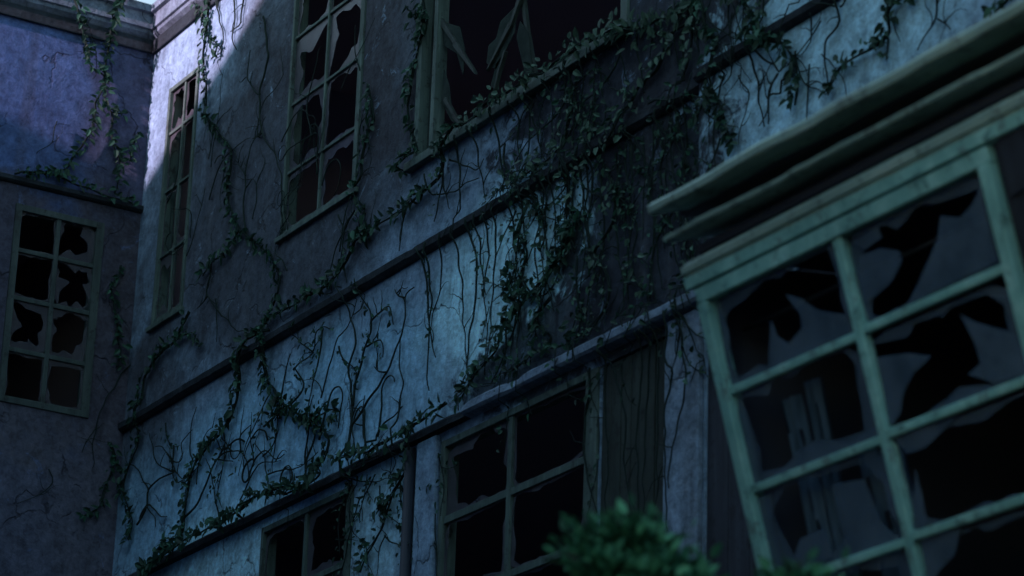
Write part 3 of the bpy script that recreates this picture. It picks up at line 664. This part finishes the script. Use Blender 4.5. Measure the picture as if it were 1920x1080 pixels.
ivy('right one of the two ivy strands hanging on the violet side wall', [[(215,-12),(205,35),(200,95),(196,135),(192,172),(206,212),(206,255),(220,300),(216,365)], [(206,212),(228,215)]], 'left', every=0.028)
ivy('ivy tuft looped over the cornice at the inside corner', [[(250,-4),(228,6),(208,18),(200,40)]], 'left', every=0.022, size=0.07)
ivy('small ivy sprig beside the corner on the violet side wall', [[(256,250),(244,290),(240,305)]], 'left', every=0.028, size=0.07)
ivy('ivy lying along the ledge above the small paned window', [[(20,330),(75,325),(130,342),(175,365),(240,385)]], 'left', every=0.03, size=0.07)
ivy('dark ivy in the corner beside the small paned window', [[(225,500),(208,545),(215,600),(222,660),(215,690)]], 'left', every=0.03, size=0.07)
ivy('dark ivy low in the corner below the small paned window', [[(205,830),(212,870),(198,905),(185,945),(150,975)]], 'left', every=0.026, size=0.07)

# bare stems
bare('branching bare stems fanning out on the lower wall beside the corner', [[(262,985),(281,950),(283,920),(310,895),(332,885),(325,865),(310,840),(298,838)], [(332,885),(302,872),(290,835),(284,812)], [(332,885),(348,900)], [(318,852),(335,868),(347,858),(345,832),(366,808)], [(283,920),(262,880),(240,870)]], rad=0.0085, twigs=1)
bare('branching bare stems curling between the two leafy vines of the lower wall', [[(352,972),(376,945),(382,928),(396,900),(411,862),(440,846),(456,850),(471,872),(470,905)], [(411,862),(442,866)], [(456,850),(458,815),(475,800)], [(440,846),(420,820)]], rad=0.0085, twigs=1)
bare('small bare branches spreading above the lowest paned window', [[(600,915),(560,930),(520,925),(505,895),(500,856),(482,832)], [(505,892),(532,882),(562,880),(582,865),(602,850)], [(500,856),(520,830),(516,800)]], rad=0.008)
bare('bare stem with few leaves curling off the middle ledge near the thick ivy', [[(500,800),(535,770),(562,748),(575,720),(560,690),(592,662),(600,622),(632,615)], [(592,662),(560,632),(570,612)]], leaves=0.05)
bare('tall bare stem rising from the lower ledge to the middle ledge, left of its neighbours', [[(664,900),(661,850),(666,762),(660,700),(672,640),(664,600),(660,562),(645,540)]], rad=0.010)
bare('bare stem with leaf tufts twining right of the tall bare stem', [[(668,760),(672,720),(692,650),(702,602),(690,562),(684,535)], [(692,650),(720,640),(722,672)], [(702,602),(735,575),(742,610)]], rad=0.009, leaves=0.05)
bare('bare stem slanting up across the middle of the lower wall', [[(662,805),(690,762),(730,700),(750,650),(766,600),(764,560),(782,540)], [(730,700),(705,690)], [(764,560),(745,545)]], rad=0.009)
bare('thin straight bare stem standing above the downpipe', [[(760,842),(755,770),(760,722),(754,660),(760,620)]], rad=0.007)
bare('cut bare twig forking left of the downpipe top', [[(735,860),(700,870),(690,885)], [(745,830),(755,860),(735,900)]], rad=0.006)
bare('bare stem forking beside the downpipe foot', [[(728,1005),(735,1015),(760,1025),(768,1030)], [(728,1005),(715,1045),(712,1080)]], rad=0.006)
bare('bare stem hugging the jamb of the large lower window', [[(792,925),(815,950),(822,990),(825,1080)]], rad=0.006)
bare('left one of the bare stems in the sunlit patch under the cornice', [[(405,-10),(418,40),(424,75),(412,102)]], rad=0.008)
bare('middle one of the bare stems in the sunlit patch under the cornice', [[(440,-10),(446,30),(440,70),(448,95)]], rad=0.008)
bare('right one of the bare stems at the edge of the sunlit patch', [[(462,-10),(455,45),(438,60)]], rad=0.008)
bare('dark bare stems on the shaded wall above the two column window ledge', [[(500,30),(506,110),(492,180),(497,250),(520,290),(532,335),(534,440)], [(492,180),(470,150),(474,95)], [(497,250),(478,262)]], rad=0.009)
bare('bare stem looping beside the ivy right of the narrow window', [[(470,460),(462,400),(466,330),(474,280),(490,250)], [(466,330),(446,300)]], rad=0.008)
bare('bare stem dropping from the shaded ivy to the middle ledge', [[(402,495),(395,555),(430,600),(445,618),(468,622)], [(410,560),(412,640)], [(395,555),(375,580)]], rad=0.007)
bare('bare stem hanging straight below the two column window', [[(640,405),(650,440),(648,480),(655,530)]], rad=0.007)
bare('bare stem slanting left below the two column window', [[(670,395),(642,450),(620,520)]], rad=0.007)
bare('wavy bare stem under the left end of the large window sill', [[(800,330),(815,365),(855,360),(880,345),(905,335)]], rad=0.007)
bare('short bare stem dropping from the large sill to the middle ledge', [[(830,320),(842,370),(850,390)]], rad=0.007)
bare('bare stem hanging left of the large window sill', [[(775,370),(760,420),(755,470)]], rad=0.007)
bare('bare stem lying level just under the large window sill', [[(850,300),(900,320),(912,300)]], rad=0.007)
bare('bare stem draped across the edge ivy of the set forward wall', [[(1345,20),(1360,50),(1385,68),(1412,82)], [(1400,-5),(1392,40),(1402,70),(1442,86)]], rad=0.007)
bare('bare stem hanging just below the upper ledge of the set forward wall', [[(1562,38),(1546,90),(1531,112)]], rad=0.006)
bare('short bare stem lying level on the upper ledge of the set forward wall', [[(1600,22),(1562,22)]], rad=0.006)
bare('long bare stem crossing the upper ledge towards the rightmost ivy', [[(1604,-8),(1605,50),(1580,82),(1575,112),(1581,162)], [(1604,20),(1640,-5)]], rad=0.008)
bare('bare stem near the top right, right of the rightmost ivy', [[(1785,-8),(1785,40),(1762,80),(1754,102)], [(1788,45),(1812,66)]], rad=0.007)
bare('bare stem curling at the left edge of the set forward wall', [[(1415,98),(1412,130),(1404,152),(1385,166)], [(1412,150),(1430,185),(1428,215),(1418,245),(1416,275)]], rad=0.006)
bare('forked bare stem between the two ivy strands of the set forward wall', [[(1448,100),(1480,130),(1487,146),(1505,125)], [(1487,146),(1472,180),(1466,215),(1452,245)]], rad=0.008)
bare('bare stem wriggling down left of the forked stem on the set forward wall', [[(1440,95),(1450,150),(1452,200),(1462,245)]], rad=0.008)
bare('kinked bare stem hugging the ivy strand that falls to the bay cornice', [[(1515,152),(1495,160),(1492,185),(1472,187),(1470,240)]], rad=0.008)
bare('bare stem drooping on the boarded shutter, nearest the large lower window', [[(1112,690),(1108,750),(1100,830),(1110,910),(1125,960)]], rad=0.007)
bare('bare stem down the middle of the boarded shutter, the straighter one', [[(1148,660),(1140,760),(1146,850),(1140,985)]], rad=0.007)
bare('bare stem bowing across the middle of the boarded shutter', [[(1150,660),(1158,700),(1180,790),(1176,870),(1196,970)]], rad=0.007)
bare('straight bare stem on the right half of the boarded shutter', [[(1216,625),(1206,740),(1200,830),(1206,985)]], rad=0.006, group='straight stems on the right half of the shutter')
bare('straight bare stem on the right half of the boarded shutter', [[(1228,620),(1222,720),(1215,830),(1212,985)]], rad=0.006, group='straight stems on the right half of the shutter')
bare('straight bare stem on the right half of the boarded shutter', [[(1242,620),(1240,760),(1236,985)]], rad=0.006, group='straight stems on the right half of the shutter')
bare('bare stem running down the left side of the pale pilaster', [[(1272,590),(1265,680),(1276,705),(1262,800),(1268,1000)]], rad=0.007)
bare('bare stem bowing out across the pale pilaster', [[(1288,575),(1296,640),(1300,740),(1276,850),(1267,920)], [(1292,620),(1285,660),(1276,700)]], rad=0.007)
bare('bare stem crossing the violet side wall below the small paned window', [[(245,680),(205,735),(178,800),(172,880)], [(178,800),(150,850)]], 'left', rad=0.006)
bare('thin bare stem slanting down the violet side wall above its ledge', [[(105,228),(95,262),(68,292)]], 'left', rad=0.005)
bare('thin bare stem linking the two ivy strands of the violet side wall', [[(168,70),(180,110),(172,150)]], 'left', rad=0.005)
bare('bare stem hanging below the small paned window', [[(90,880),(95,905),(70,930),(30,945)]], 'left', rad=0.005)
# hanging curtain of thin stems below the middle ledge and below the large sill
rh = random.Random(11)
def droop(u, v, L):
    p = [(u, v)]; a = 0
    for k in range(max(3, int(L/35))):
        a = a*0.6 + rh.uniform(-6, 6); p.append((p[-1][0] + a, p[-1][1] + L/max(3, int(L/35))))
    return p
yA = lambda u: 245 + (1205-u)*0.58
for k in range(16):
    u = 800 + k*21 + rh.uniform(-6, 6)
    bare('thin bare stem in the row hanging over the bright plaster below the middle ledge', [droop(u, yA(u)-12, rh.uniform(150, 360) if u < 980 else rh.uniform(140, 280))], rad=rh.uniform(0.006, 0.0085), group='thin stems hanging below the middle ledge', twigs=2, leaves=0.07 if k % 4 == 1 else 0)
yS = lambda u: 185 - (u-960)*0.645
for k in range(15):
    u = 840 + k*33 + rh.uniform(-8, 8)
    bare('thin bare stem in the row hanging from the sill of the large splintered window', [droop(u, yS(u)+20, rh.uniform(60, 190))], rad=rh.uniform(0.005, 0.008), group='thin stems hanging from the large window sill', twigs=2, leaves=0.09 if k % 3 == 0 else 0)
for k in range(13):
    u = 1085 + k*18 + rh.uniform(-6, 6)
    bare('thin bare stem in the tangle over the dark stained plaster left of the bay cornice', [droop(u, yA(u)+rh.uniform(-20, 30), rh.uniform(170, 330))], rad=rh.uniform(0.006, 0.0085), group='thin stems over the dark stained plaster', twigs=4, leaves=0.07 if k % 2 else 0)  # these hang over the leaf shadow painted on the plaster

def curl(label, group, n, x0, x1, z0, z1, L, rad, leaf_every=0, down=False, seed=1, size=0.055):
    rnd = random.Random(seed)
    for k in range(n):
        x = rnd.uniform(x0, x1); z = rnd.uniform(z0, z1); mb = MB(); lb = MB(); base = None
        heads = [(x, z, (math.pi if down else 0) + rnd.gauss(0, 0.6), L*rnd.uniform(.6, 1.3), rad*rnd.uniform(.8, 1.25), 0)]
        while heads:
            hx, hz, a, ln, rd, gen = heads.pop(); pts = []; kurv = rnd.gauss(0, 2.2); d = 0
            while d < ln:
                pts.append(Vector((hx, out_main(hx, hz) - 0.006, hz))); st = 0.035; d += st
                if rnd.random() < 0.14: kurv = rnd.gauss(0, 5.5 if not down else 2.5)
                a += kurv*st + rnd.gauss(0, 0.09); a += (0.05 if down else 0.02)*math.sin(((math.pi if down else 0) - a))
                hx += math.sin(a)*st; hz += math.cos(a)*st
                if gen < 2 and rnd.random() < 0.055: heads.append((hx, hz, a + rnd.choice((-1, 1))*rnd.uniform(.5, 1.2), ln*rnd.uniform(.25, .55), rd*0.72, gen + 1))
            if len(pts) < 3: continue
            base = base or pts[0]; mb.tube(pts, rd, 5, 0.45)
            if leaf_every: leaves_along(lb, pts, 'main', rnd, leaf_every, size, 0.01, 0.35)
        if leaf_every and lb.v:
            o = thing('ivy_tendril', tuple(base), label, 'vine', group)
            mb.build('stem', MAT['vine_stem'], o, fix=False); lb.build('leaves', MAT['ivy_leaf'], o, fix=False)
        elif base: tag(mb.build('ivy_tendril', MAT['vine_stem'], None, tuple(base), fix=False), label, 'vine', group)
curl('fine curling tendril on the pale plaster between the middle and lower ledges', 'fine tendrils between the ledges', 18, 0.5, 5.4, 8.65, 9.5, 1.0, 0.0095, 0, False, 4)
curl('fine leafy tendril hanging from the middle ledge over the pale plaster', 'fine leafy tendrils under the middle ledge', 7, 0.8, 6.4, 9.7, 10.2, 0.75, 0.008, 0.05, True, 5)
curl('fine tendril creeping over the shaded upper wall above the middle ledge', 'fine tendrils on the shaded upper wall', 22, 0.6, 5.8, 10.3, 12.8, 0.9, 0.0065, 0, False, 6)
curl('fine leafy tendril hanging in the dense tangle under the large splintered window', 'leafy tendrils in the dense tangle', 36, 7.3, 10.1, 9.4, 11.1, 1.3, 0.008, 0.10, True, 7, 0.055)
curl('fine leafy tendril crossing the bright plaster patch beside the painted leaf shade', 'leafy tendrils over the bright patch', 6, 7.2, 8.6, 9.2, 10.15, 0.8, 0.008, 0.08, True, 8, 0.055)
curl('fine tendril on the set forward wall above the bay cornice', 'fine tendrils on the set forward wall', 14, 10.2, 13.2, 9.6, 11.0, 0.7, 0.0065, 0, True, 9)
curl('fine tendril dangling over the lowest windows and posts', 'fine tendrils below the lower ledge', 12, 4.9, 6.5, 8.2, 8.6, 0.7, 0.006, 0.07, True, 10)

# ------------------------------------------------------------------ shrubs in front
def shrub(label, u, vtop, dist, rad, n, seed, leafL=0.024):
    rnd = random.Random(seed); top = CAM + ray(u, vtop) * dist
    o = thing('tall_shrub', (top.x, top.y, 0), label, 'shrub', 'tall shrubs in the courtyard')
    mb = MB(); H = top.z; c = Vector((top.x, top.y, 0))
    mb.tube([c, c + Vector((.03, .02, H*.3)), c + Vector((-.02, .01, H*.6)), c + Vector((0, 0, H*.93))], 0.05, 8, 0.2)
    for k in range(26):
        z = H*rnd.uniform(0.35, 0.9); a = rnd.uniform(0, 6.28); L = rad*rnd.uniform(.5, .95)
        b = c + Vector((0, 0, z)); e = b + Vector((math.cos(a)*L, math.sin(a)*L, L*rnd.uniform(.5, .9))); e.z = min(e.z, H*.97)
        mb.tube([b, (b+e)/2 + Vector((0, 0, -.03)), e], 0.012, 5, 0.3)
    mb.build('trunk', MAT['bark'], o, fix=False)
    lb = MB(); clumps = []
    for k in range(120):
        h = rnd.random()**0.5; z = H*(0.42 + 0.58*h); f = max(0.1, 1 - ((h - 0.45)/0.56)**2 if h > 0.45 else 0.55 + h)
        a = rnd.uniform(0, 6.28); r = rad*math.sqrt(rnd.random())*math.sqrt(f)*0.95
        clumps.append((c + Vector((math.cos(a)*r, math.sin(a)*r, z - 0.05)), rnd.uniform(.06, .13)))
    tips = []
    for k in range(18):
        a = k*2.4; r = rad*(0.12 + 0.8*(k/18)); h = H - 0.06 - 0.20*(r/rad)**2 - rnd.uniform(0, .24)
        tips.append((c + Vector((math.cos(a)*r, math.sin(a)*r, h)), rnd.uniform(.045, .095)))
    for k in range(n):
        cc, cr = tips[k % 18] if k % 3 else rnd.choice(clumps)
        d = Vector((rnd.gauss(0, 1), rnd.gauss(0, 1), rnd.gauss(0.1, .8))).normalized()
        leaf(lb, cc + d*cr*rnd.uniform(.2, 1.0)**0.7*rnd.choice((0.9, 1, 1.1, 1.5, 2.1)), d + Vector((0, 0, .6)), Vector((rnd.gauss(0, .6), rnd.gauss(0, .6), 1)).normalized(), leafL*rnd.uniform(.7, 1.4), rnd)
    lb.build('crown', MAT['shrub_leaf'], o, fix=False)
shrub('blurred green shrub top rising in front of the boarded shutter', 1185, 984, 12.5, 0.37, 4200, 1, 0.062)
shrub('low green shrub top rising in front of the bay', 1520, 1064, 12.0, 0.32, 3600, 2, 0.062)
for o in list(bpy.data.objects):
    if '_w' in o.keys(): del o['_w']
